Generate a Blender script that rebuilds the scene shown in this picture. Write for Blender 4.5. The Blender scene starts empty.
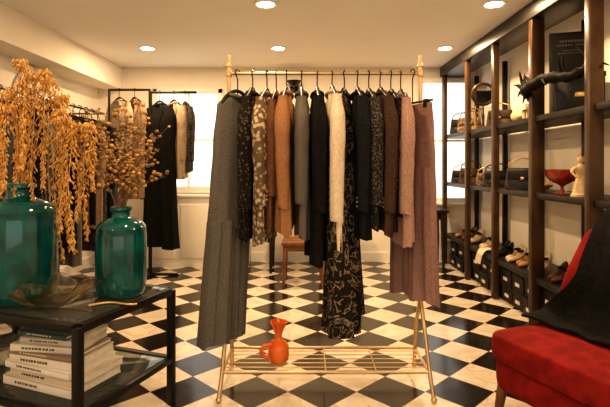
import bpy, bmesh, math, random
from mathutils import Vector, Matrix
R=random.Random(7)
S=bpy.context.scene
pi=math.pi
# ---------------------------------------------------------------- materials
def mat(name,col,rough=.6,metal=0.,col2=None,scale=20,bump=0.,bscale=60,trans=0,emit=0,pat='noise',sheen=0,coat=0,ior=1.45,lo=.4,hi=.6,alpha=1,spec=.5):
    m=bpy.data.materials.new(name); m.use_nodes=True
    nt=m.node_tree; N=nt.nodes; L=nt.links
    b=N['Principled BSDF']
    b.inputs['Base Color'].default_value=(*col,1); b.inputs['Roughness'].default_value=rough
    b.inputs['Metallic'].default_value=metal; b.inputs['Transmission Weight'].default_value=trans
    b.inputs['Sheen Weight'].default_value=sheen; b.inputs['Coat Weight'].default_value=coat
    b.inputs['IOR'].default_value=ior; b.inputs['Alpha'].default_value=alpha
    b.inputs['Specular IOR Level'].default_value=spec
    if emit: 
        b.inputs['Emission Color'].default_value=(*col,1); b.inputs['Emission Strength'].default_value=emit
    tc=N.new('ShaderNodeTexCoord')
    if col2:
        if pat=='voronoi':
            t=N.new('ShaderNodeTexVoronoi'); out='Distance'
        elif pat=='wave':
            t=N.new('ShaderNodeTexWave'); out='Fac'; t.inputs['Distortion'].default_value=3
        else:
            t=N.new('ShaderNodeTexNoise'); out='Fac'; t.inputs['Detail'].default_value=5
            if pat=='paisley': t.inputs['Distortion'].default_value=2.5; t.inputs['Detail'].default_value=2
        t.inputs['Scale'].default_value=scale
        L.new(tc.outputs['Object'],t.inputs['Vector'])
        r=N.new('ShaderNodeValToRGB'); r.color_ramp.elements[0].position=lo; r.color_ramp.elements[1].position=hi
        r.color_ramp.elements[0].color=(*col,1); r.color_ramp.elements[1].color=(*col2,1)
        if pat=='paisley':
            e=r.color_ramp.elements.new(hi+.05); e.color=(*col,1)
        L.new(t.outputs[out],r.inputs['Fac']); L.new(r.outputs['Color'],b.inputs['Base Color'])
    if bump:
        t=N.new('ShaderNodeTexNoise'); t.inputs['Scale'].default_value=bscale; t.inputs['Detail'].default_value=4
        L.new(tc.outputs['Object'],t.inputs['Vector'])
        bn=N.new('ShaderNodeBump'); bn.inputs['Strength'].default_value=bump; bn.inputs['Distance'].default_value=.01
        L.new(t.outputs['Fac'],bn.inputs['Height']); L.new(bn.outputs['Normal'],b.inputs['Normal'])
    return m
def fab(name,c,c2=None,scale=60,pat='noise',lo=.4,hi=.62,bump=.25):
    if c2 is None: c2=tuple(min(1,k*1.35+.003) for k in c)
    return mat(name,c,.9,0,c2,scale,bump,250,pat=pat,lo=lo,hi=hi,spec=.15)

M_wall=mat('wall_paint',(.86,.80,.70),.85,0,(.89,.83,.73),3,.05,40)
M_ceil=mat('ceiling_paint',(.93,.89,.82),.9,0,(.94,.91,.84),2,.03,30)
M_trim=mat('trim_paint',(.88,.84,.77),.5)
M_brass=mat('brass',(.60,.42,.22),.35,.8,(.70,.50,.28),8)
M_black=mat('black_metal',(.010,.009,.008),.4,.3)
M_blackwood=mat('black_wood',(.009,.007,.006),.42,0,(.016,.012,.010),12,.1,40)
M_ebony=mat('matte_ebony',(.009,.007,.006),.75,0,(.018,.013,.010),30,.3,60,spec=.2)
M_bronze=mat('bronze_post',(.055,.028,.013),.34,.30,(.085,.045,.02),5,.05,30)
M_hook=mat('hook_steel',(.35,.30,.25),.3,1)
M_teal=mat('teal_glaze',(.0,.048,.050),.10,0,(.0,.09,.085),9,.06,20,coat=.5)
M_straw=mat('dried_straw',(.50,.26,.065),.8,0,(.70,.42,.13),30)
M_stem=mat('dried_stem',(.16,.09,.035),.8)
M_berry=mat('dried_berry',(.20,.11,.035),.7,0,(.40,.24,.08),40)
M_tglass=mat('table_glass',(.62,.70,.68),.03,0,trans=.95,ior=1.45)
M_amber=mat('smoky_glass',(.88,.74,.58),.04,0,trans=1,ior=1.45,bump=.3,bscale=25)
M_orange=mat('orange_glass',(.70,.11,.008),.10,0,(.85,.20,.02),6,coat=.6)
M_red=mat('red_velvet',(.17,.008,.006),.85,0,(.25,.013,.009),14,.2,200,spec=.2)
M_wood=mat('walnut',(.13,.055,.022),.45,0,(.21,.09,.035),10)
M_white=mat('paper_white',(.74,.69,.60),.7,0,(.82,.78,.70),40)
M_mirror=mat('mirror_silver',(.85,.85,.85),.05,1)
M_dark=mat('black_leather',(.010,.009,.008),.34,0,(.02,.017,.014),40,.3,90)
M_gold=mat('gold_trim',(.75,.50,.18),.3,1)
M_cream=mat('cream_ceramic',(.75,.60,.38),.4,0,(.62,.42,.2),12)
M_tanlea=mat('tan_leather',(.36,.18,.07),.5,0,(.46,.25,.11),25)
M_beigelea=mat('beige_leather',(.62,.47,.32),.5)
M_lamp=mat('lamp_lens',(1,.86,.64),.5,emit=22)

# ---------------------------------------------------------------- mesh builder
class MB:
    def __init__(s,name): s.name=name; s.v=[]; s.f=[]; s.mi=[]; s.mats=[]
    def midx(s,m):
        if m not in s.mats: s.mats.append(m)
        return s.mats.index(m)
    def add(s,vs,fs,m,M=None):
        o=len(s.v); k=s.midx(m)
        for v in vs:
            v=Vector(v)
            if M is not None: v=M@v
            s.v.append(v)
        for f in fs: s.f.append([i+o for i in f]); s.mi.append(k)
    def box(s,c,size,m,rz=0,bev=0.004,M=None,seg=2):
        bm=bmesh.new(); bmesh.ops.create_cube(bm,size=1)
        for v in bm.verts: v.co=Vector((v.co.x*size[0],v.co.y*size[1],v.co.z*size[2]))
        if bev>0: bmesh.ops.bevel(bm,geom=list(bm.edges),offset=min(bev,min(size)*.49),segments=seg,profile=.5,affect='EDGES')
        T=Matrix.Translation(c)@Matrix.Rotation(rz,4,'Z')
        if M is not None: T=M@T
        bm.verts.index_update()
        s.add([v.co.copy() for v in bm.verts],[[v.index for v in f.verts] for f in bm.faces],m,T); bm.free()
    def loft(s,rings,m,cap=True,M=None):
        n=len(rings[0]); vs=[p for r in rings for p in r]; fs=[]
        for i in range(len(rings)-1):
            for j in range(n):
                a=i*n+j; b=i*n+(j+1)%n
                fs.append([a,b,b+n,a+n])
        if cap: fs.append(list(range(n))[::-1]); fs.append([(len(rings)-1)*n+j for j in range(n)])
        s.add(vs,fs,m,M)
    def tube(s,pts,r,m,seg=8,M=None,flat=1):
        pts=[Vector(p) for p in pts]; n=len(pts); rings=[]
        if not isinstance(r,(list,tuple)): r=[r]*n
        up=None
        for i,p in enumerate(pts):
            d=(pts[min(i+1,n-1)]-pts[max(i-1,0)])
            if d.length<1e-9: d=Vector((0,0,1))
            d.normalize()
            if up is None:
                up=Vector((0,0,1)) if abs(d.z)<.9 else Vector((0,1,0))
            x=d.cross(up)
            if x.length<1e-4: up=Vector((1,0,0)); x=d.cross(up)
            x.normalize(); y=x.cross(d).normalized(); up=y
            rr=r[min(i,len(r)-1)]
            rings.append([p+rr*(math.cos(a)*x+flat*math.sin(a)*y) for a in [2*pi*k/seg for k in range(seg)]])
        s.loft(rings,m,True,M)
    def lathe(s,prof,c,m,seg=32,M=None,wob=None):
        rings=[]
        for i,(r,z) in enumerate(prof):
            ring=[]
            for k in range(seg):
                a=2*pi*k/seg; rr=max(r,.0005)*(1+(wob(a,i/len(prof)) if wob else 0))
                ring.append((c[0]+rr*math.cos(a),c[1]+rr*math.sin(a),c[2]+z))
            rings.append(ring)
        s.loft(rings,m,True,M)
    def ell(s,c,rad,m,seg=10,rings=7,M=None):
        rs=[]
        for i in range(rings+1):
            t=pi*i/rings; z=-math.cos(t); q=max(math.sin(t),.01)
            rs.append([(c[0]+rad[0]*q*math.cos(2*pi*k/seg),c[1]+rad[1]*q*math.sin(2*pi*k/seg),c[2]+rad[2]*z) for k in range(seg)])
        s.loft(rs,m,True,M)
    def leaf(s,p,d,L,w,m):
        d=Vector(d).normalized(); x=d.cross(Vector((R.uniform(-1,1),R.uniform(-1,1),R.uniform(-1,1))))
        if x.length<1e-3: x=Vector((1,0,0))
        x.normalize(); y=x.cross(d); p=Vector(p)
        rings=[]
        for t,q in ((0,.1),(.3,.9),(.6,1),(.85,.55),(1,.05)):
            rings.append([p+d*(L*t)+q*w*(math.cos(2*pi*k/5)*x+.6*math.sin(2*pi*k/5)*y) for k in range(5)])
        s.loft(rings,m)
    def grid(s,fn,nu,nv,m,M=None,thick=.004):
        P=[[Vector(fn(i/nu,j/nv)) for j in range(nv+1)] for i in range(nu+1)]
        Q=[[None]*(nv+1) for _ in range(nu+1)]
        for i in range(nu+1):
            for j in range(nv+1):
                a=P[min(i+1,nu)][j]-P[max(i-1,0)][j]; b=P[i][min(j+1,nv)]-P[i][max(j-1,0)]
                n=a.cross(b); n=n.normalized() if n.length>1e-9 else Vector((0,0,1))
                Q[i][j]=P[i][j]+n*thick
        vs=[P[i][j] for i in range(nu+1) for j in range(nv+1)]+[Q[i][j] for i in range(nu+1) for j in range(nv+1)]
        o=(nu+1)*(nv+1); fs=[]; idx=lambda i,j:i*(nv+1)+j
        for i in range(nu):
            for j in range(nv):
                q=[idx(i,j),idx(i+1,j),idx(i+1,j+1),idx(i,j+1)]
                fs.append(q[::-1]); fs.append([k+o for k in q])
        for i in range(nu):
            for j in (0,nv):
                fs.append([idx(i,j),idx(i+1,j),idx(i+1,j)+o,idx(i,j)+o])
        for j in range(nv):
            for i in (0,nu):
                fs.append([idx(i,j),idx(i,j+1),idx(i,j+1)+o,idx(i,j)+o])
        s.add(vs,fs,m,M)
    def make(s,smooth=True,ang=40):
        me=bpy.data.meshes.new(s.name)
        if s.v:
            lo=Vector((min(v.x for v in s.v),min(v.y for v in s.v),min(v.z for v in s.v)))
            hi=Vector((max(v.x for v in s.v),max(v.y for v in s.v),max(v.z for v in s.v)))
            c=Vector(((lo.x+hi.x)/2,(lo.y+hi.y)/2,lo.z))
        me.from_pydata([v-c for v in s.v],[],s.f)
        for m in s.mats: me.materials.append(m)
        for p,k in zip(me.polygons,s.mi): p.material_index=k
        bm=bmesh.new(); bm.from_mesh(me); bmesh.ops.recalc_face_normals(bm,faces=list(bm.faces)); bm.to_mesh(me); bm.free()
        if smooth:
            for p in me.polygons: p.use_smooth=True
            try: me.set_sharp_from_angle(angle=math.radians(ang))
            except Exception: pass
        o=bpy.data.objects.new(s.name,me); o.location=c; S.collection.objects.link(o); return o
def bez(a,b,c,n=12):
    a,b,c=Vector(a),Vector(b),Vector(c)
    return [(1-t)**2*a+2*t*(1-t)*b+t*t*c for t in [i/n for i in range(n+1)]]
def cat(pts,n=6):
    pts=[Vector(p) for p in pts]; P=[2*pts[0]-pts[1]]+pts+[2*pts[-1]-pts[-2]]; out=[]
    for i in range(1,len(P)-2):
        for k in range(n):
            t=k/n; a,b,c,d=P[i-1],P[i],P[i+1],P[i+2]
            out.append(.5*((2*b)+(c-a)*t+(2*a-5*b+4*c-d)*t*t+(3*b-a-3*c+d)*t**3))
    out.append(pts[-1]); return out

# ---------------------------------------------------------------- room
XL,XR,YB,YF,H=-2.7,2.25,6.2,-1.6,2.53
def slab(name,lo,hi,m):
    b=MB(name); b.box(((lo[0]+hi[0])/2,(lo[1]+hi[1])/2,(lo[2]+hi[2])/2),(hi[0]-lo[0],hi[1]-lo[1],hi[2]-lo[2]),m,bev=0); return b.make(False)
# floor material : diagonal checkerboard with grout and marble veining
mf=bpy.data.materials.new('checker_tiles'); mf.use_nodes=True
nt=mf.node_tree; N=nt.nodes; L=nt.links; b=N['Principled BSDF']
g=N.new('ShaderNodeNewGeometry'); mp=N.new('ShaderNodeMapping'); T=.27
mp.inputs['Rotation'].default_value=(0,0,pi/4); mp.inputs['Scale'].default_value=(1/T,1/T,0); mp.inputs['Location'].default_value=(.15,.35,.5)
L.new(g.outputs['Position'],mp.inputs['Vector'])
ck=N.new('ShaderNodeTexChecker'); ck.inputs['Scale'].default_value=1; ck.inputs['Color1'].default_value=(.72,.64,.52,1); ck.inputs['Color2'].default_value=(.016,.013,.011,1)
L.new(mp.outputs['Vector'],ck.inputs['Vector'])
sx=N.new('ShaderNodeSeparateXYZ'); L.new(mp.outputs['Vector'],sx.inputs['Vector'])
outs=[]
for ax in 'XY':
    fr=N.new('ShaderNodeMath'); fr.operation='FRACT'; L.new(sx.outputs[ax],fr.inputs[0])
    s1=N.new('ShaderNodeMath'); s1.operation='SUBTRACT'; s1.inputs[1].default_value=.5; L.new(fr.outputs[0],s1.inputs[0])
    ab=N.new('ShaderNodeMath'); ab.operation='ABSOLUTE'; L.new(s1.outputs[0],ab.inputs[0]); outs.append(ab)
mx=N.new('ShaderNodeMath'); mx.operation='MAXIMUM'; L.new(outs[0].outputs[0],mx.inputs[0]); L.new(outs[1].outputs[0],mx.inputs[1])
gt=N.new('ShaderNodeMath'); gt.operation='GREATER_THAN'; gt.inputs[1].default_value=.492; L.new(mx.outputs[0],gt.inputs[0])
no=N.new('ShaderNodeTexNoise'); no.inputs['Scale'].default_value=3.2; no.inputs['Detail'].default_value=8; no.inputs['Distortion'].default_value=1.5; L.new(g.outputs['Position'],no.inputs['Vector'])
rp=N.new('ShaderNodeValToRGB'); e=rp.color_ramp.elements; e[0].color=(.82,.79,.74,1); e[1].color=(1,1,1,1); e[0].position=.35; e[1].position=.62
x=e.new(.47); x.color=(.95,.94,.92,1); x=e.new(.49); x.color=(.76,.71,.64,1); x=e.new(.51); x.color=(.96,.95,.93,1)
L.new(no.outputs['Fac'],rp.inputs['Fac'])
mu=N.new('ShaderNodeMix'); mu.data_type='RGBA'; mu.blend_type='MULTIPLY'; mu.inputs['Factor'].default_value=1
L.new(ck.outputs['Color'],mu.inputs['A']); L.new(rp.outputs['Color'],mu.inputs['B'])
m2=N.new('ShaderNodeMix'); m2.data_type='RGBA'; m2.inputs['B'].default_value=(.12,.10,.08,1)
L.new(gt.outputs[0],m2.inputs['Factor']); L.new(mu.outputs['Result'],m2.inputs['A']); L.new(m2.outputs['Result'],b.inputs['Base Color'])
rr=N.new('ShaderNodeMapRange'); rr.inputs['To Min'].default_value=.08; rr.inputs['To Max'].default_value=.24; L.new(no.outputs['Fac'],rr.inputs['Value']); L.new(rr.outputs['Result'],b.inputs['Roughness'])

slab('floor',(XL-.1,YF-.1,-.1),(XR+.1,YB+.1,0),mf)
slab('ceiling',(XL-.1,YF-.1,H),(XR+.1,YB+.1,H+.1),M_ceil)
slab('wall_left',(XL-.1,YF,0),(XL,YB+.1,H),M_wall)
slab('wall_right',(XR,YF,0),(XR+.1,YB+.1,H),M_wall)
def wallwin(name,yc,wins):
    wb=MB(name); xs=XL
    for (a,c,z0,z1) in wins:
        wb.box(((xs+a)/2,yc,H/2),(a-xs,.1,H),M_wall,bev=0)
        if z0>0: wb.box(((a+c)/2,yc,z0/2),(c-a,.1,z0),M_wall,bev=0)
        wb.box(((a+c)/2,yc,(z1+H)/2),(c-a,.1,H-z1),M_wall,bev=0); xs=c
    wb.box(((xs+XR)/2,yc,H/2),(XR-xs,.1,H),M_wall,bev=0)
    wb.make(False)
wins=[(-1.95,-1.10,.95,2.22),(1.50,2.12,.80,2.36)]
wallwin('wall_back',YB+.05,wins)
fw=[(-1.9,1.6,.35,2.30)]
wallwin('wall_front',YF-.05,fw)
for i,(a,c,z0,z1,y,sg) in enumerate([w+(YB,1) for w in wins]+[w+(YF,-1) for w in fw]):
    w=MB('window_%d'%(i+1)); t=.06
    for x in (a,c): w.box((x,y-.01*sg,(z0+z1)/2),(t,.06,z1-z0+t),M_trim,bev=.006)
    for z in (z0,z1): w.box(((a+c)/2,y-.01*sg,z),(c-a+t,.06,t),M_trim,bev=.006)
    nm_=1 if sg>0 else 3
    for k in range(nm_): w.box((a+(c-a)*(k+1)/(nm_+1),y+.03*sg,(z0+z1)/2),(.03,.03,z1-z0),M_trim,bev=.003)
    w.box(((a+c)/2,y+.03*sg,(z0+z1)/2),(c-a,.03,.03),M_trim,bev=.003)
    w.box(((a+c)/2,y-.04*sg,z0-.04),(c-a+.16,.12,.03),M_trim,bev=.006)
    w.make()
slab('trim_1',(XL,YF,2.24),(-2.38,YB,H),M_wall)
slab('baseboard_back',(XL,YB-.02,0),(XR,YB,.12),M_trim)
slab('baseboard_left',(XL,YF,0),(XL+.02,YB-.02,.12),M_trim)
slab('baseboard_right',(XR-.02,YF,0),(XR,YB-.02,.12),M_trim)
c=MB('white_cabinet'); c.box((-1.35,6.0,.43),(1.3,.32,.86),M_trim,bev=.006); c.box((-1.35,5.99,.875),(1.36,.36,.03),M_trim,bev=.006)
for k in range(3): c.box((-1.78+.43*k,5.835,.44),(.36,.02,.66),M_wall,bev=.008)
c.make()
# recessed ceiling lamps
def downlight(x,y,vis=True,P=16):
    b=MB('recessed_ceiling_light')
    b.lathe([(.062,-.004),(.088,-.012),(.092,-.006),(.092,0),(.062,0)],(x,y,H),M_trim,28)
    b.lathe([(.0,-.008),(.066,-.008),(.066,-.003),(0,-.003)],(x,y,H),M_lamp,28)
    o=b.make()
    l=bpy.data.lights.new('bulb','AREA'); l.shape='DISK'; l.size=.12; l.energy=P; l.color=(1,.68,.38)
    lo=bpy.data.objects.new('bulb',l); S.collection.objects.link(lo); lo.parent=o; lo.location=Vector((x,y,H-.02))-o.location
for x,y in [(-.31,3.74),(1.49,3.74),(-1.71,5.15),(-.29,5.15),(1.52,5.15),(-1.71,2.3),(-.3,2.0),(1.5,2.2),(-1.7,.4),(-.3,.2),(1.5,.4)]:
    downlight(x,y,P=25 if y>3 else 14)

# ---------------------------------------------------------------- garments
def sm(t): t=max(0,min(1,t)); return t*t*(3-2*t)
def garment(name,x,y,ztop,length,ws,wh,th,yaw,m,sleeve=0,bar=1.785,waist=0,legs=False,seed=0,m2=None,split=.5,collar=True,buttons=None,fold=1.0,clip=False,sway=0):
    r=random.Random(seed); b=MB(name); yaw=math.radians(yaw)
    U=Vector((math.sin(yaw),-math.cos(yaw),0)); V=Vector((math.cos(yaw),math.sin(yaw),0))
    O=Vector((x,y,0))
    W=lambda u,v,z:O+U*u+V*v+Vector((0,0,z))
    p=[r.uniform(0,6.28) for _ in range(6)]
    n=64; Mr=44; sh=.055 if not clip else .004; nk=.065 if not clip else ws/2
    Lb=length if not legs else length*split
    def hwf(s):
        if s<sh: return nk+(ws/2-nk)*sm(s/sh)**.7 if not clip else ws/2
        t=(s-sh)/(length-sh); return ws/2+(wh/2-ws/2)*t**.9-waist*math.sin(pi*min(1,t*1.6))
    def ring(s,cu=0,hw=None,kk=1,tvs=1):
        t=s/length; hw=hw if hw else hwf(s); tv=th/2*(.35+.65*sm(s/.22))*tvs; out=[]
        for k in range(n):
            a=2*pi*k/n; ca,sa=math.cos(a),math.sin(a)
            u=cu+math.copysign(abs(ca)**.75,ca)*hw; v=math.copysign(abs(sa)**.8,sa)*tv
            q=u/.2
            am=fold*(.002+.014*t)
            v+=am*(math.sin(5*q+p[0]+.5*t)+.55*math.sin(9*q+p[1]-.8*t))
            v*=1+.30*t*math.sin(9*a+p[2]+.7*t)*fold
            v+=.0025*math.sin(38*t+4*q+p[3])*(1-t)
            u+=.003*fold*math.sin(6*t+p[4])+.012*t*math.sin(p[5])+sway*t
            z=ztop-s-.012*t*math.sin(2*a+p[3])-.006*t*math.sin(6*a)
            out.append(W(u,v,z))
        return out
    b.loft([ring(Lb*i/Mr) for i in range(Mr+1)],m)
    if legs:
        for sg in (-1,1):
            rs=[]
            for i in range(Mr+1):
                s=Lb*.93+(length-Lb*.93)*i/Mr; h=hwf(s); rs.append(ring(s,cu=sg*h*(.48+.04*i/Mr),hw=h*.5,tvs=1.05+.1*i/Mr))
            b.loft(rs,m)
    if sleeve:
        for sg in (-1,1):
            rs=[]; K=40; q=r.uniform(0,6)
            for i in range(K+1):
                t=i/K; s=.03+t*sleeve
                cu=sg*(ws/2-.035+.032*sm(t*3)-.02*sm(t*1.3-.3)); cv=.006*math.sin(2.5*t+q)*t
                rad=(.028+.022*sm(t*5))*(1-.24*t)
                rg=[]
                for k in range(24):
                    a=2*pi*k/24; w=1+.06*math.sin(2*a+2*t+q)+.035*math.sin(26*t+1.5*a+q)*(1 if .25<t<.6 else .5)+.03*math.sin(5*a+q)
                    rg.append(W(cu+rad*1.15*w*math.cos(a),cv+rad*.88*w*math.sin(a),ztop-s-.008*math.sin(a)*t))
                rs.append(rg)
            for f in (.9,.6): rs.append([W(cu+rad*1.15*f*math.cos(a),cv+rad*.88*f*math.sin(a),ztop-s+.012*(1-f)) for a in [2*pi*k/24 for k in range(24)]])
            b.loft(rs,m2 or m)
            if buttons:
                for k in range(3): b.ell(W(cu+sg*rad*.2,cv+(rad*.9 if x<0 else -rad*.9),ztop-s+.03+.022*k),(.006,.006,.006),buttons,8,5)
    if collar and not clip:
        b.tube([W(.07*math.cos(a),.030*math.sin(a),ztop-.004+.012*math.cos(a)) for a in [2*pi*k/16 for k in range(17)]],.012,m2 or m,8)
        if sleeve:
            for sg in (-1,1):
                b.tube([W(.04,th*.22*sg,ztop),W(.10,th*.36*sg,ztop-.09),W(.06,th*.48*sg,ztop-.26)],[.012,.018,.005],m2 or m,8,flat=.4)
    if buttons:
        for k in range(4): b.ell(W(.02,-th*.55 if x>0 else th*.55,ztop-.30-.1*k),(.009,.009,.009),buttons,8,5)
    hz=ztop+.012
    if clip:
        b.tube([W(-ws/2,0,hz),W(ws/2,0,hz)],.006,M_black,8)
        for sg in (-1,1): b.box(W(sg*ws*.36,0,hz-.015),(.03,.03,.05),M_black,bev=.004,rz=yaw)
    else:
        b.tube(cat([W(-ws/2+.02,0,ztop-.050),W(-.08,0,ztop+.004),W(0,0,hz+.026),W(.08,0,ztop+.004),W(ws/2-.02,0,ztop-.050)],5),.011,M_black,8)
    rad=.02
    hp=[W(0,0,hz),W(0,0,bar-rad-.02),W(rad*.8,0,bar-rad*.5),W(rad,0,bar+.004),W(rad*.5,0,bar+rad*.8),W(-rad*.5,0,bar+rad*.85),W(-rad,0,bar+.002)]
    b.tube(cat(hp,4),.0036,M_black,6)
    return b.make(ang=70)

F_grey=fab('heather_grey_wool',(.095,.086,.074),(.165,.15,.13),220)
F_dkpat=fab('dark_lace',(.13,.095,.06),(.016,.013,.011),50,'voronoi',.18,.38)
F_crpat=fab('cream_jacquard',(.50,.39,.26),(.13,.09,.055),40,'voronoi',.34,.52)
F_camel=fab('camel_tweed',(.24,.115,.05),(.38,.20,.10),260)
F_brown=fab('chestnut_suede',(.12,.055,.025),(.17,.08,.04),60)
F_dkgr=fab('charcoal_sequin',(.02,.018,.016),(.17,.145,.12),110,'noise',.50,.66)
F_black=fab('black_crepe',(.0075,.007,.0065))
F_navy=fab('midnight_crepe',(.010,.011,.012))
F_cream=fab('cream_knit',(.66,.54,.39),(.76,.64,.49),80)
F_floral=fab('gold_paisley_chiffon',(.016,.0145,.013),(.30,.22,.13),10,'paisley',.49,.535)
F_dbrown=fab('espresso_wool',(.05,.028,.018),(.08,.048,.032),120)
F_grplaid=fab('grey_herringbone',(.07,.062,.052),(.20,.175,.145),60,'wave',.4,.6)
F_mauve=fab('taupe_mauve_knit',(.36,.215,.17),(.46,.295,.235),110)
F_mauve2=fab('dusty_pink_trouser',(.25,.145,.12),(.31,.19,.158),90)
F_beige=fab('beige_trench',(.36,.27,.18),(.44,.34,.24),60)
F_tan=fab('tan_coat',(.27,.17,.10),(.35,.235,.15),60)
F_bluegrey=fab('blue_grey_wool',(.035,.042,.048),(.065,.074,.08),90)
F_stripe=fab('stripe_knit',(.06,.05,.04),(.26,.21,.15),14,'wave',.4,.6)

YR=2.72
garment('grey_jumpsuit',-.385,YR-.01,1.645,1.35,.30,.30,.10,-36,F_grey,0,legs=True,split=.55,seed=1,fold=.8,sway=.10)
garment('lace_jacket',-.300,YR,1.66,.80,.40,.42,.07,-6,F_dkpat,.60,seed=2)
garment('jacquard_cardigan',-.218,YR,1.655,.82,.42,.44,.07,-7,F_crpat,.58,seed=3,buttons=M_gold)
garment('chestnut_cardigan',-.165,YR+.01,1.645,.74,.38,.40,.05,-5,F_brown,.52,seed=23)
garment('camel_tweed_coat',-.105,YR,1.66,.76,.44,.46,.085,-4,F_camel,.60,seed=4)
garment('herringbone_jacket',-.020,YR,1.66,.80,.40,.42,.07,2,F_grplaid,.58,seed=5)
garment('black_coat',.070,YR,1.66,.93,.44,.48,.08,2,F_black,.62,seed=6)
garment('cream_blouse',.155,YR,1.67,.86,.44,.44,.06,5,F_cream,.68,seed=7,fold=.5)
garment('paisley_dress',.225,YR-.01,1.655,1.31,.34,.48,.13,-18,F_floral,.0,seed=8,fold=1.5)
garment('black_blazer',.300,YR,1.66,.80,.42,.44,.07,3,F_navy,.62,seed=9,buttons=M_hook)
garment('sequin_jacket',.365,YR,1.655,.74,.42,.42,.055,4,F_dkgr,.58,seed=24)
garment('espresso_blazer',.430,YR,1.66,.77,.44,.44,.08,6,F_dbrown,.62,seed=10,buttons=M_gold)
garment('lace_top',.492,YR,1.65,.66,.38,.42,.05,4,F_dkpat,.50,seed=17)
garment('taupe_cardigan',.548,YR,1.65,.82,.44,.46,.075,-2,F_mauve,.62,seed=11)
garment('dusty_pink_trousers',.612,YR-.02,1.60,1.09,.32,.36,.075,28,F_mauve2,0,legs=True,split=.35,seed=12,clip=True,fold=.7)

# ---------------------------------------------------------------- clothing rack (brass)
b=MB('brass_clothing_rack')
xl,xr=-.436,.662
b.tube([(xl,YR,1.785),(xr,YR,1.785)],.0105,M_brass,14)
for x in (xl,xr):
    b.tube([(x,YR,.52),(x,YR,1.86)],.012,M_brass,14)
    b.lathe([(.012,0),(.017,.004),(.017,.02),(.009,.03),(.013,.05),(.011,.068),(.002,.075)],(x,YR,1.82),M_brass,16)
    b.lathe([(.012,0),(.018,.005),(.018,.03),(.012,.035)],(x,YR,.50),M_brass,16)
    b.lathe([(.012,0),(.018,.005),(.018,.03),(.012,.035)],(x,YR,1.765),M_brass,16)
    sx=-1 if x<0 else 1
    for dy,k in ((-.19,1),(.23,-1)):
        b.tube(cat([(x,YR,.55),(x,YR+dy*.12,.46),(x+sx*.004,YR+dy*.55,.30),(x+sx*.012,YR+dy*.82,.14),(x+sx*.022,YR+dy*1.08,.012)],5),.0115,M_brass,12)
        b.ell((x+sx*.022,YR+dy*1.08,.014),(.017,.017,.014),M_brass,10,6)
    b.tube([(x+sx*.010,YR-.155,.14),(x+sx*.010,YR+.19,.14)],.008,M_brass,10)
for yy in (YR-.155,YR+.19): b.tube([(xl-.01,yy,.14),(xr+.01,yy,.14)],.009,M_brass,10)
for k in range(1,6): b.tube([(xl-.01,YR-.155+.345*k/6,.142),(xr+.01,YR-.155+.345*k/6,.142)],.003,M_brass,6)
for k in range(1,4): b.tube([(xl+1.098*k/4,YR-.155,.139),(xl+1.098*k/4,YR+.19,.139)],.004,M_brass,6)
b.make()
# orange glass vase on the rack's wire shelf
b=MB('orange_glass_vase'); zc=.147
b.lathe([(.0,0),(.045,.0),(.056,.012),(.060,.05),(.058,.085),(.046,.11),(.026,.125),(.020,.14),(.021,.16),(.030,.18)],(-.15,2.69,zc),M_orange,28)
b.lathe([(.024,0),(.03,.02),(.042,.045),(.050,.062),(.046,.064),(.036,.045),(.02,.02)],(-.15,2.69,zc+.165),M_orange,28,wob=lambda a,t:.22*math.sin(3*a+2)*t)
b.tube(cat([(-.19,2.67,zc+.10),(-.235,2.66,zc+.095),(-.245,2.66,zc+.055),(-.215,2.67,zc+.03),(-.20,2.67,zc+.05)],5),[.010]*20+[.006],M_orange,10)
b.make()

# ---------------------------------------------------------------- glass coffee table
A=Vector((-.91,1.90,0)); v=Vector((.34,.94,0)); u=Vector((-.94,.34,0)); TL,TW=1.15,.66
ang=math.atan2(-u.y,-u.x)
C=A+u*TL/2+v*TW/2
Mt=Matrix.Translation(C)@Matrix.Rotation(ang,4,'Z')
b=MB('glass_top_coffee_table'); t=.035
for sx in (-1,1):
    for sy in (-1,1): b.box((sx*(TL-t)/2,sy*(TW-t)/2,.30),(t,t,.60),M_black,bev=.003,M=Mt)
for z in (.595,.235):
    for sy in (-1,1): b.box((0,sy*(TW-t)/2,z),(TL-2*t,t,t if z>.5 else .028),M_black,bev=.003,M=Mt)
    for sx in (-1,1): b.box((sx*(TL-t)/2,0,z),(t,TW-2*t,t if z>.5 else .028),M_black,bev=.003,M=Mt)
b.box((0,0,.606),(TL-2*t+.004,TW-2*t+.004,.012),M_tglass,bev=.001,M=Mt)
b.box((0,0,.240),(TL-2*t+.004,TW-2*t+.004,.010),M_tglass,bev=.001,M=Mt)
b.make()
ZT=.613
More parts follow.
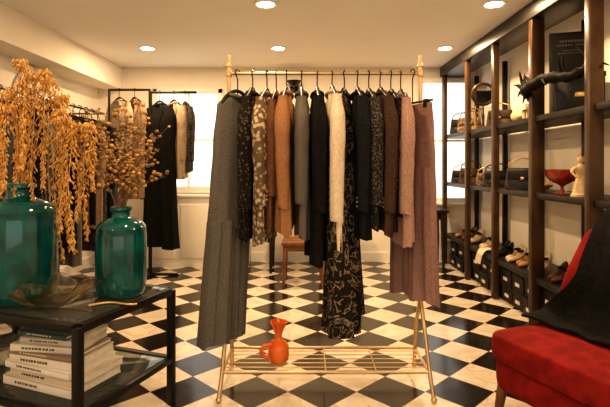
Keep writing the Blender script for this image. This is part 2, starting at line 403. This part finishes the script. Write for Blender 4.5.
# books
b=MB('stack_of_books'); z=.2465
cols=[(.74,.68,.58),(.60,.52,.42),(.78,.74,.68),(.70,.64,.55),(.30,.22,.16),(.76,.70,.6),(.66,.58,.48),(.05,.10,.10)]
for i in range(8):
    h=[.040,.035,.030,.038,.022,.032,.026,.02][i]; w=[.42,.40,.40,.36,.36,.33,.30,.28][i]; d=[.30,.29,.28,.27,.26,.25,.23,.2][i]
    rz=ang+R.uniform(-.10,.10)+(.12 if i>4 else 0)
    cm=mat('book_cover_%d'%i,cols[i],.6); tm=mat('book_text_%d'%i,(.08,.05,.04) if i not in(4,7) else (.7,.6,.4),.6)
    Mb=Matrix.Translation(C+Vector((.20-.004*i+R.uniform(-.02,.02),-.14,z+h/2)))@Matrix.Rotation(rz,4,'Z')
    b.box((0,.004,0),(w-.012,d-.008,h-.008),M_white,bev=.001,M=Mb)
    b.box((0,0,h/2-.002),(w,d,.004),cm,bev=.001,M=Mb); b.box((0,0,-h/2+.002),(w,d,.004),cm,bev=.001,M=Mb)
    b.box((0,-d/2+.002,0),(w,.004,h),cm,bev=.001,M=Mb)
    xx=-w*.30
    while xx<w*(.02+.03*i):
        ww=R.uniform(.006,.014); b.box((xx,-d/2-.0005,0),(ww,.002,h*.26),tm,bev=0,M=Mb); xx+=ww+.006
    z+=h
b.make()
# teal vases
def vase(name,x,y,h,r):
    b=MB(name)
    pr=[(0,0),(.74,0),(.86,.012),(.93,.05),(.985,.14),(1,.30),(1,.52),(.99,.68),(.96,.76),(.97,.765),(.93,.79),(.80,.83),(.58,.86),(.40,.878),(.36,.90),(.35,.94),(.38,.955),(.44,.965),(.44,.99),(.38,1.0),(.30,.99),(.28,.93),(.28,.88)]
    b.lathe([(q*r,z*h) for q,z in pr],(x,y,ZT),M_teal,44); return b.make(ang=50)
vase('teal_bottle_vase',-.918,2.37,.44,.122)
vase('large_teal_vase',-1.37,2.28,.56,.165)
# dried cascading plant
b=MB('dried_hanging_amaranthus'); mouth=Vector((-1.37,2.28,ZT+.54))
sp=[(-1.334,1.648,-1.383,.969),(-1.296,1.682,-1.262,.92),(-1.262,1.672,-1.189,.79),(-1.213,1.575,-1.15,.848),(-1.14,1.478,-1.043,.857),(-1.092,1.454,-1.068,.896),(-1.189,1.6,-1.213,1.017),(-1.383,1.6,-1.456,1.09),(-1.42,1.527,-1.373,1.14),(-1.116,1.40,-1.116,.993),(-1.053,1.45,-.995,1.14),(-1.31,1.62,-1.334,1.09),(-1.24,1.70,-1.23,1.15),(-1.45,1.55,-1.52,1.05),(-1.33,1.74,-1.30,1.25),(-1.17,1.52,-1.16,.95)]
for i,(ax,az,ex,ez) in enumerate(sp):
    yo=R.uniform(-.15,.12)-.03
    ap=Vector((ax,2.28+yo*.6,az)); e=Vector((ex,2.28+yo,ez))
    st=mouth+Vector((R.uniform(-.03,.03),R.uniform(-.03,.03),-.04))
    path=cat([st,st.lerp(ap,.55)+Vector(((st.x-ap.x)*.2,0,.06)),ap,ap.lerp(e,.12)+Vector(((e.x-ap.x)*.5,0,.01)),ap.lerp(e,.55)+Vector((R.uniform(-.015,.015),0,0)),e],8)
    b.tube(path,.0022,M_straw,5)
    n=len(path); i0=int(n*.36)
    for k in range(240):
        f=i0+(n-1-i0)*k/240.; j=int(f); p=path[j].lerp(path[min(j+1,n-1)],f-j)
        tt=k/240.; spread=.040*math.sin(pi*min(1,tt*1.1+.1))*(.45+.55*abs(math.sin(tt*16)))+.003
        a=R.uniform(0,2*pi); q=spread*R.uniform(.2,1)
        p2=p+Vector((math.cos(a)*q,math.sin(a)*q,R.uniform(-.01,.01)))
        b.leaf(p2,(math.cos(a)*.6,math.sin(a)*.6,-1.0),R.uniform(.016,.028),R.uniform(.003,.0055),M_straw)
b.make(ang=80)
# berry branches
b=MB('dried_berry_branches'); mouth=Vector((-.918,2.37,ZT+.42))
ends=[(-1.12,1.39),(-1.05,1.52),(-.975,1.55),(-.925,1.51),(-.87,1.57),(-.81,1.49),(-.75,1.34),(-.72,1.20),(-1.02,1.43),(-.85,1.41),(-1.08,1.26),(-.77,1.26),(-.96,1.34),(-.73,1.42),(-.9,1.28),(-1.14,1.50),(-.95,1.45),(-.80,1.34)]
for ex,ez in ends:
    e=Vector((ex,2.37+R.uniform(-.13,.13),ez)); st=mouth+Vector((R.uniform(-.02,.02),R.uniform(-.02,.02),0))
    mid=st.lerp(e,.5)+Vector(((st.x-ex)*.22,0,.05)); path=bez(st,mid,e,14)
    b.tube(path,[.003-.0015*i/14 for i in range(15)],M_stem,5)
    for k in range(28):
        j=R.randint(4,14); p=path[j]; a=R.uniform(0,2*pi)
        d=Vector((math.cos(a)*.6,math.sin(a)*.6,R.uniform(.0,.8))).normalized()*R.uniform(.015,.055)
        b.tube([p,p+d*.6+Vector((0,0,.002)),p+d],.0011,M_stem,4)
        rr=R.uniform(.007,.012); b.ell(p+d,(rr,rr,rr*.8),M_berry if R.random()<.75 else M_straw,8,5)
b.make(ang=60)
# smoky freeform glass bowl + gold strap
b=MB('smoky_glass_bowl')
def bowl(s,t):
    a=2*pi*s; r=.02+.13*t**.8; w=1+.22*math.sin(3*a+1)*t+.1*math.sin(7*a)*t
    return (-1.155+r*w*1.15*math.cos(a)*1.0,2.14+r*w*.62*math.sin(a),ZT+.008+.10*t**1.8*(1+.35*math.sin(4*a+2))+.004)
b.grid(bowl,64,12,M_amber,thick=.006); b.make(ang=80)
b=MB('gold_chain_necklace')
for k in range(26):
    t=k/25; px=-.98+.20*t; py=2.16+.05*t+.03*math.sin(5*t)
    b.ell((px,py,ZT+.008),(.009,.006,.006),M_gold,8,5)
b.make()

# ---------------------------------------------------------------- red armchair
Ma=Matrix.Translation((.87,2.30,0))@Matrix.Rotation(math.atan2(-.923,.385),4,'Z')
b=MB('red_velvet_armchair')
def cush(x0,x1,y0,y1,z0,z1,m,puff=.02,M=Ma):
    rs=[]; n=48; K=12; cx,cy=(x0+x1)/2,(y0+y1)/2; hx,hy=(x1-x0)/2,(y1-y0)/2
    for i in range(K+1):
        t=i/K; zz=z0+(z1-z0)*(.5-.5*math.cos(pi*t)); e=math.sin(pi*t)**.45 if 0<t<1 else 0
        f=.94+.06*e
        rg=[]
        for k in range(n):
            a=2*pi*k/n; c_,s_=math.cos(a),math.sin(a)
            rg.append((cx+hx*f*math.copysign(abs(c_)**.22,c_),cy+hy*f*math.copysign(abs(s_)**.22,s_),zz))
        rs.append(rg)
    for q,dz in ((.75,puff*.7),(.45,puff),(.15,puff*1.1)):
        rs.append([(cx+(p[0]-cx)*q/.94,cy+(p[1]-cy)*q/.94,z1+dz) for p in rs[K]])
    b.loft(rs,m,True,M)
cush(0,.62,0,.60,.335,.455,M_red)
cush(.01,.61,.02,.62,.20,.34,M_red,.0)
rs=[]
for i in range(22):
    t=i/21; z=.30+.68*t; hw=.31*(1-max(0,(t-.78)/.22)**2.4*.45)+.02*math.sin(pi*t); hd=.065*(1-max(0,(t-.85)/.15)**2*.6)
    rg=[]
    for k in range(40):
        a=2*pi*k/40; c_,s_=math.cos(a),math.sin(a); xx=hw*math.copysign(abs(c_)**.5,c_)
        rg.append((.31+xx,.60+.13*t+hd*math.copysign(abs(s_)**.6,s_)-.10*(xx/.31)**2*math.sin(pi*min(1,t+.2)),z))
    rs.append(rg)
b.loft(rs,M_red,True,Ma)
for x,y in ((.06,.06),(.56,.06),(.06,.58),(.56,.58)): b.tube([Ma@Vector((x,y,.22)),Ma@Vector((x+(.03 if x>.3 else -.03),y+(.02 if y>.3 else -.02),0))],[.026,.015],M_wood,12)
b.make(ang=60)
# black coat draped over chair back
b=MB('draped_black_coat')
pth=[(.28,.492),(.36,.490),(.42,.495),(.455,.56),(.475,.66),(.50,.78),(.55,.93),(.64,1.02),(.74,1.05),(.835,.99),(.85,.80),(.84,.60),(.84,.45)]
def drape(s,t):
    w0=-.04+.20*sm((s-.16)/.24); w=w0+(.68-w0)*t
    f=s*(len(pth)-1); j=min(int(f),len(pth)-2); q=f-j
    y=pth[j][0]*(1-q)+pth[j+1][0]*q; z=pth[j][1]*(1-q)+pth[j+1][1]*q
    return (w,y-.012*abs(math.sin(14*t+3*s))-.05*(1 if .2<s<.5 else 0)*(abs(t-.5)*2)**2*math.sin(pi*(s-.2)/.3 if .2<s<.5 else 0),z+.012*abs(math.sin(12*t+3*s)))
b.grid(drape,48,34,F_black,M=Ma,thick=.012)
b.make(ang=80)

# ---------------------------------------------------------------- wall shelving
b=MB('shelving_unit')
posts=[(2.97,.09),(3.72,.10),(4.47,.055),(5.22,.05),(6.08,.05)]
for y,wx in posts:
    b.box((1.765+wx/2,y,1.20),(wx,.06,2.40),M_bronze,bev=.004)
    b.box((2.20,y,1.20),(.05,.04,2.40),M_black,bev=.004)
for z in (1.62,1.02,.36): b.box((2.00,4.40,z),(.42,3.50,.045),M_blackwood,bev=.003)
b.box((1.90,4.40,2.46),(.30,3.50,.12),M_blackwood,bev=.003)
b.make()
ZS=[.3835,1.0435,1.6435]
def handbag(x,y,z,w,h,d,rz,m,chain=True,name='handbag'):
    M=Matrix.Translation((x,y,z))@Matrix.Rotation(rz,4,'Z'); b=MB(name); rs=[]
    for i in range(13):
        t=i/12; f=(1-.14*t)*(.93 if i==0 else 1); dd=d/2*(1-.55*t**1.5)
        rs.append([(w/2*f*math.copysign(abs(math.cos(a))**.45,math.cos(a)),dd*math.copysign(abs(math.sin(a))**.5,math.sin(a))*(1+.05*math.sin(5*a+i)),h*t) for a in [2*pi*k/32 for k in range(32)]])
    b.loft(rs,m,True,M)
    b.box((0,-d*.42,h*.72),(w*.8,d*.2,h*.45),m,bev=.008,M=M)
    b.box((0,-d*.55,h*.52),(.03,.012,.025),M_gold,bev=.003,M=M)
    b.tube([M@p for p in cat([(-w*.38,0,h*.9),(-w*.34,0,h*1.25),(0,0,h*1.45),(w*.34,0,h*1.25),(w*.38,0,h*.9)],6)],.006,M_gold if chain else m,8)
    b.make(ang=60)
M_brl=mat('brown_leather',(.08,.035,.018),.5); M_tap=mat('tapestry',(.10,.06,.04),.8,0,(.32,.22,.14),40)
handbag(1.92,4.18,ZS[1],.30,.19,.13,-.5,M_dark)
handbag(1.92,4.74,ZS[1],.28,.16,.13,-.5,M_dark,False)
handbag(1.92,5.02,ZS[1],.22,.13,.11,-.4,M_tap,True,'clutch_bag')
handbag(1.92,5.48,ZS[1],.28,.18,.13,-.5,M_brl,False)
handbag(1.92,5.80,ZS[1],.26,.15,.13,-.5,M_dark,True)
handbag(1.93,5.85,ZS[2],.28,.18,.13,-.5,M_dark,False)
handbag(1.92,5.54,ZS[2],.28,.17,.14,-.5,M_tap,False)
handbag(1.94,4.72,ZS[2],.26,.16,.13,-.5,M_brl,True)
def shoe(b,x,y,z,rz,m,heel=.07,L=.24):
    M=Matrix.Translation((x,y,z))@Matrix.Rotation(rz,4,'Z'); rs=[]
    for i in range(15):
        t=i/14; xx=-L/2+L*t
        lift=heel*sm(1-t/.62); w=.036*(.72+.28*math.sin(pi*min(1,t*1.1)))*(1 if t<.85 else (1-((t-.85)/.15)**2*.75))
        if i==0: w*=.6
        top=.058-.030*sm(t/.35) if t<.35 else .028+.014*math.sin(pi*(t-.35)/.65)
        rs.append([(xx,w*math.cos(a),lift+.004+(top/2)*(1+math.sin(a))) for a in [2*pi*k/14 for k in range(14)]])
    b.loft(rs,m,True,M)
    b.ell((-L*.20,0,heel*.72+.040),(L*.20,.022,.012),M_black,10,5,M=M)
    if heel>.02: b.tube([M@Vector((-L*.44,0,heel+.01)),M@Vector((-L*.43,0,0))],[.018,.007],m,8)
def pair(x,y,z,rz,m,heel=.07,name='pair_of_heels'):
    b=MB(name); shoe(b,x,y,z,rz,m,heel); shoe(b,x+.02,y+.10,z,rz+.1,m,heel); b.make(ang=60)
pair(1.93,3.12,ZS[0],pi+.3,M_beigelea,.03,'pair_of_flats')
for y,m,h in ((3.34,M_tanlea,.08),(3.56,M_brl,.06),(3.88,M_beigelea,.09),(4.10,M_tanlea,.06),(4.32,M_cream,.07),(4.60,M_dark,.06),(4.98,M_beigelea,.07),(5.34,M_beigelea,.08),(5.56,M_brl,.08),(5.80,M_tanlea,.03)):
    pair(1.93,y,ZS[0],pi+.45,m,h)
# shoe boxes
mb=mat('shoe_box_card',(.014,.012,.011),.6)
b=MB('shoe_boxes')
for y0 in (3.14,3.37,3.60,3.90,4.13,4.36,4.66,4.89,5.12,5.42,5.65,5.88):
    for lv in range(2):
        z=.003+lv*.152; dx=R.uniform(-.015,.02); yy=y0
        b.box((1.985+dx,yy,z+.064),(.28,.21,.128),mb,bev=.003); b.box((1.985+dx,yy,z+.134),(.29,.218,.032),mb,bev=.003)
        b.box((1.985+dx-.1435,yy,z+.060),(.004,.08,.03),M_white,bev=0)
        b.box((1.985+dx-.04,yy-.1065,z+.060),(.08,.004,.03),M_white,bev=0)
b.make()
# round table mirror
b=MB('round_vanity_mirror'); Mm=Matrix.Translation((1.87,4.98,ZS[2]+.36))@Matrix.Rotation(-.15,4,'Z')@Matrix.Rotation(pi/2,4,'X')
b.lathe([(0,0),(.095,0),(.095,.008),(0,.008)],(0,0,0),M_mirror,32,M=Mm)
b.lathe([(.093,-.008),(.11,-.012),(.125,0),(.11,.014),(.093,.010),(.09,0)],(0,0,0),M_bronze,32,M=Mm)
b.lathe([(0,0),(.07,0),(.07,.012),(.018,.03),(.010,.08),(.018,.12),(.010,.16),(.008,.24)],(1.87,4.98,ZS[2]),M_bronze,20); b.make()
# conch shell
b=MB('conch_shell'); rs=[]
for i in range(30):
    t=i/29; r=.004+.055*math.sin(pi*t**.75)*(1-.25*t)*(1+.12*math.sin(t*38))
    rs.append([(1.90+r*math.cos(q)*1.1,4.30-.20*t,max(ZS[2]+.001,ZS[2]+.05+r*math.sin(q))) for q in [2*pi*k/18 for k in range(18)]])
b.loft(rs,M_cream); b.make(ang=60)
b=MB('perfume_bottle'); b.lathe([(0,0),(.035,0),(.04,.01),(.04,.07),(.03,.085),(.012,.09),(.012,.10),(.018,.102),(.018,.13),(0,.135)],(1.88,4.02,ZS[2]),M_amber,20); b.make()
b=MB('jewellery_stand'); b.lathe([(0,0),(.06,0),(.06,.01),(.01,.02),(.008,.28),(0,.285)],(1.92,5.28+.07,ZS[2]),M_gold,16)
b.tube([(1.82,5.35,ZS[2]+.25),(2.02,5.35,ZS[2]+.25)],.007,M_gold,8)
for k in range(7): b.tube(cat([(1.83+.03*k,5.345,ZS[2]+.25),(1.835+.03*k,5.33,ZS[2]+.16),(1.84+.03*k,5.34,ZS[2]+.10+.01*(k%3))],4),.003,M_dark if k%2 else M_gold,6)
b.make()
# storage box and framed poster
Mp=Matrix.Translation((2.01,3.52,ZS[2]+.005))@Matrix.Rotation(-.30,4,'Z')
b=MB('black_storage_box'); b.box((0,0,.12),(.32,.24,.24),M_dark,bev=.006,M=Mp); b.box((0,0,.26),(.33,.25,.04),M_dark,bev=.006,M=Mp)
b.box((0,-.125,.12),(.07,.006,.035),M_gold,bev=.002,M=Mp); b.make()
b=MB('framed_poster'); Mq=Matrix.Translation((2.0,3.52,ZS[2]+.288))@Matrix.Rotation(-.30,4,'Z')@Matrix.Rotation(-.05,4,'X')
pm=mat('poster_ink',(.02,.018,.016),.7); pt=mat('poster_lettering',(.16,.14,.11),.7)
b.box((0,0,.16),(.34,.02,.32),M_black,bev=.003,M=Mq); b.box((0,-.011,.16),(.30,.004,.28),pm,bev=0,M=Mq)
for zz,ww,hh in ((.25,.2,.016),(.22,.24,.012),(.18,.16,.008),(.16,.22,.008)):
    xx=-ww/2
    while xx<ww/2: 
        w1=R.uniform(.008,.018); b.box((xx+w1/2,-.0135,zz),(w1,.002,hh),pt,bev=0,M=Mq); xx+=w1+.006
b.make()
# black antler-like driftwood
b=MB('black_driftwood_branch'); zb=ZS[2]
base=cat([(1.93,3.92,zb+.03),(1.84,3.84,zb+.14),(1.74,3.74,zb+.19),(1.70,3.62,zb+.20),(1.74,3.42,zb+.24),(1.80,3.22,zb+.22),(1.84,3.06,zb+.26),(1.84,2.98,zb+.33)],6)
b.tube(base,[.018+.022*math.sin(pi*i/(len(base)-1))+.007*math.sin(i*2) for i in range(len(base))],M_ebony,10)
for k in range(22):
    p=base[R.randint(3,38)]; d=Vector((R.uniform(-.07,.04),R.uniform(-.16,.16),R.uniform(.05,.15)*(1 if k%3 else -.5)))
    b.tube(cat([p,p+d*.5+Vector((0,.02,.02)),p+d],4),[.017,.016,.014,.012,.010,.009,.007,.005,.003],M_ebony,8)
b.make(ang=70)
# compote glass, figurine, bowl, chain
b=MB('ruby_glass_compote'); rub=mat('ruby_glass',(.30,.025,.012),.1,0,(.42,.06,.025),20,trans=.25,coat=.5)
b.lathe([(0,0),(.06,0),(.058,.008),(.02,.018),(.011,.04),(.014,.06),(.03,.07),(.085,.10),(.112,.135),(.118,.18),(.112,.183),(.10,.14),(.07,.11),(.0,.09)],(1.93,3.56,ZS[1]),rub,32,wob=lambda a,t:.04*math.sin(10*a)*t); b.make()
b=MB('ceramic_figurine'); c0=(1.885,3.24,ZS[1]); Mg=Matrix.Translation(c0)@Matrix.Scale(1.15,4)
b.lathe([(0,0),(.055,0),(.055,.015),(.045,.02),(0,.022)],(0,0,0),M_cream,24,M=Mg)
b.lathe([(.045,.018),(.040,.05),(.028,.10),(.022,.125),(.030,.15),(.033,.17),(.022,.188),(.010,.196),(.010,.205)],(0,0,0),M_cream,24,M=Mg,wob=lambda a,t:.08*math.sin(6*a)*(1-t))
b.ell((0,0,.222),(.019,.021,.025),M_cream,16,12,M=Mg); b.ell((.006,.004,.234),(.021,.022,.018),M_gold,14,10,M=Mg)
for sg in (-1,1): b.tube(cat([(sg*.028,0,.175),(sg*.060,-.01,.15),(sg*.045,-.035,.115+.03*(sg>0))],5),[.010]*6+[.007]*5,M_cream,8,M=Mg)
b.make()
b=MB('trinket_bowl'); b.lathe([(0,0),(.04,0),(.045,.01),(.08,.04),(.09,.055),(.085,.055),(.07,.035),(0,.015)],(1.93,3.88,ZS[1]),M_tanlea,28)
for k in range(14): b.ell((1.93+R.uniform(-.05,.05),3.88+R.uniform(-.05,.05),ZS[1]+.045+R.uniform(0,.02)),(.016,.013,.012),M_cream,8,6)
b.make()
b=MB('chain_belt')
for k in range(20):
    t=k/19; b.tube([(1.86+.14*t+.009*math.cos(a),3.12-.02*math.sin(8*t)+.012*math.sin(a),ZS[2]+.008+.003*math.sin(a+k)) for a in [2*pi*j/8 for j in range(9)]],.0025,M_gold,5)
b.make()
# folded scarf trailing over the lower shelf edge
b=MB('cream_scarf')
sp_=[(2.02,.012),(1.92,.020),(1.82,.016),(1.785,.010),(1.765,-.02),(1.762,-.07),(1.758,-.12)]
def scarf(s,t):
    f=s*(len(sp_)-1); j=min(int(f),len(sp_)-2); q=f-j
    return (sp_[j][0]*(1-q)+sp_[j+1][0]*q-.006*abs(math.sin(12*t)),4.74+.14*t+.02*math.sin(8*s),ZS[0]+sp_[j][1]*(1-q)+sp_[j+1][1]*q+.014*abs(math.sin(9*t+5*s))*(1-s))
b.grid(scarf,18,18,F_cream); b.make(ang=80)

# ---------------------------------------------------------------- left clothes rail
b=MB('wall_clothes_rail'); xr_,zr=-2.12,1.80
b.tube([(xr_,2.75,zr),(xr_,5.0,zr)],.012,M_hook,10)
for y in (2.75,3.9,5.0):
    b.tube([(xr_,y,zr),(XL+.03,y,zr)],.010,M_hook,8); b.lathe([(0,0),(.03,0),(.03,.01),(0,.01)],(0,0,0),M_hook,16,M=Matrix.Translation((XL,y,zr))@Matrix.Rotation(pi/2,4,'Y'))
b.make()
fl=[F_black,F_bluegrey,F_dbrown,F_dkgr,F_black,F_stripe,F_bluegrey,F_dkpat,F_black,F_grey,F_dbrown,F_black,F_tan,F_dkgr,F_black,F_bluegrey]
nm=['black_coat','blue_grey_blazer','espresso_coat','sequin_top','black_jacket','striped_sweater','blue_grey_coat','lace_dress','black_cardigan','grey_blazer','brown_jacket','black_dress','tan_jacket','charcoal_coat','black_blazer','blue_grey_cardigan']
for k in range(16):
    garment(nm[k],xr_,2.90+.13*k,1.67,R.uniform(.95,1.30),.40,.44,.09,90+R.uniform(-8,8),fl[k],.6,bar=zr,seed=30+k)
# black pipe display rails back-left
b=MB('black_garment_rail')
b.tube([(-2.32,5.62,.0),(-2.32,5.62,2.16)],.014,M_black,10); b.tube([(-1.84,5.62,.0),(-1.84,5.62,2.16)],.014,M_black,10)
b.tube([(-2.32,5.62,2.15),(-1.84,5.62,2.15)],.014,M_black,10)
for x in (-2.32,-1.84): b.lathe([(0,0),(.12,0),(.12,.012),(.02,.02)],(x,5.62,0),M_black,24)
b.make()
b=MB('black_garment_rail')
b.tube([(-1.76,5.42,0),(-1.76,5.42,2.10)],.014,M_black,10); b.tube([(-1.76,5.42,2.09),(-1.24,5.42,2.09)],.014,M_black,10)
b.box((-1.76,5.42,.012),(.05,.50,.024),M_black,bev=.004); b.box((-1.62,5.42,.012),(.34,.05,.024),M_black,bev=.004)
b.make()
garment('beige_trench_coat',-2.20,5.62,2.02,1.05,.42,.46,.10,55,F_beige,.62,bar=2.15,seed=50)
garment('tan_wool_coat',-2.02,5.62,2.02,1.15,.42,.48,.10,50,F_tan,.62,bar=2.15,seed=51)
garment('long_black_dress',-1.66,5.42,1.95,1.62,.40,.56,.14,60,F_black,.60,bar=2.09,seed=52)
garment('beige_jacket',-1.50,5.42,1.96,.85,.42,.46,.10,50,F_beige,.62,bar=2.09,seed=53)
garment('grey_striped_cardigan',-1.37,5.42,1.94,.75,.40,.42,.09,35,F_dkgr,.60,bar=2.09,seed=54)
# arch mirror on left wall
b=MB('arched_wall_mirror'); Mw=Matrix.Translation((XL+.012,4.70,1.33))@Matrix.Rotation(pi/2,4,'Y')
def arch(w,h,n=16): return [(0,-w/2),(0,w/2)]+[(-(h-w/2)-w/2*math.sin(pi*k/n),w/2*math.cos(pi*k/n)) for k in range(n+1)]
for w,h,m,z0,z1 in ((.70,.89,M_trim,0,.02),(.62,.84,M_mirror,.02,.023)):
    pr=arch(w,h); b.loft([[(p[0],p[1],z) for p in pr] for z in (z0,z1)],m,True,Mw)
b.make()
# ---------------------------------------------------------------- back table, chair, sconce
def table(name,cx,cy,w,d,h,m):
    b=MB(name); b.box((cx,cy,h-.02),(w,d,.04),m,bev=.006); b.box((cx,cy,h-.08),(w-.1,d-.1,.08),m,bev=.004)
    for sx in (-1,1):
        for sy in (-1,1): b.tube([(cx+sx*(w/2-.06),cy+sy*(d/2-.06),h-.05),(cx+sx*(w/2-.05),cy+sy*(d/2-.05),0)],[.028,.016],m,12)
    b.make()
table('dark_wood_table',.10,5.72,1.10,.50,.74,M_blackwood)
table('side_table',1.57,5.85,.30,.36,.72,M_blackwood)
b=MB('wooden_chair'); cx,cy=-.02,5.05
b.box((cx,cy,.45),(.44,.42,.04),M_wood,bev=.012); b.box((cx,cy-.17,.40),(.36,.025,.06),M_wood,bev=.004)
for sx in (-1,1):
    b.tube([(cx+sx*.18,cy-.17,.44),(cx+sx*.20,cy-.19,0)],[.024,.016],M_wood,10)
    b.tube(cat([(cx+sx*.20,cy+.20,0),(cx+sx*.18,cy+.18,.45),(cx+sx*.17,cy+.23,.90)],5),.018,M_wood,10)
    b.tube([(cx+sx*.192,cy-.18,.2),(cx+sx*.192,cy+.19,.2)],.010,M_wood,8)
b.box((cx,cy+.225,.86),(.36,.02,.09),M_wood,bev=.006)
for k in (-1,0,1): b.tube([(cx+k*.08,cy+.185,.46),(cx+k*.08,cy+.225,.85)],.008,M_wood,8)
b.make()
b=MB('black_wall_sconce'); b.lathe([(0,0),(.06,0),(.06,.015),(0,.02)],(0,0,0),M_black,20,M=Matrix.Translation((-.14,YB,2.26))@Matrix.Rotation(pi/2,4,'X'))
b.tube(cat([(-.14,YB-.01,2.26),(-.14,YB-.10,2.24),(-.14,YB-.13,2.28)],5),.01,M_black,8)
b.lathe([(.02,0),(.05,.02),(.095,.07),(.10,.075),(.05,.03)],(-.14,YB-.13,2.26),M_black,24); b.make()

# ---------------------------------------------------------------- world, camera
w=bpy.data.worlds.new('daylight'); S.world=w; w.use_nodes=True
bg=w.node_tree.nodes['Background']; bg.inputs[0].default_value=(1,.91,.79,1); bg.inputs[1].default_value=1.5
cam=bpy.data.cameras.new('camera'); co=bpy.data.objects.new('camera',cam); S.collection.objects.link(co)
cam.sensor_width=36; cam.lens=28; cam.shift_y=-38.5/610; cam.clip_start=.05
co.location=(0,0,1.26); co.rotation_euler=(pi/2,0,0); S.camera=co
S.view_settings.view_transform='Standard'; S.view_settings.exposure=-.02
try: S.view_settings.look='Medium High Contrast'
except Exception as ex: print(ex)
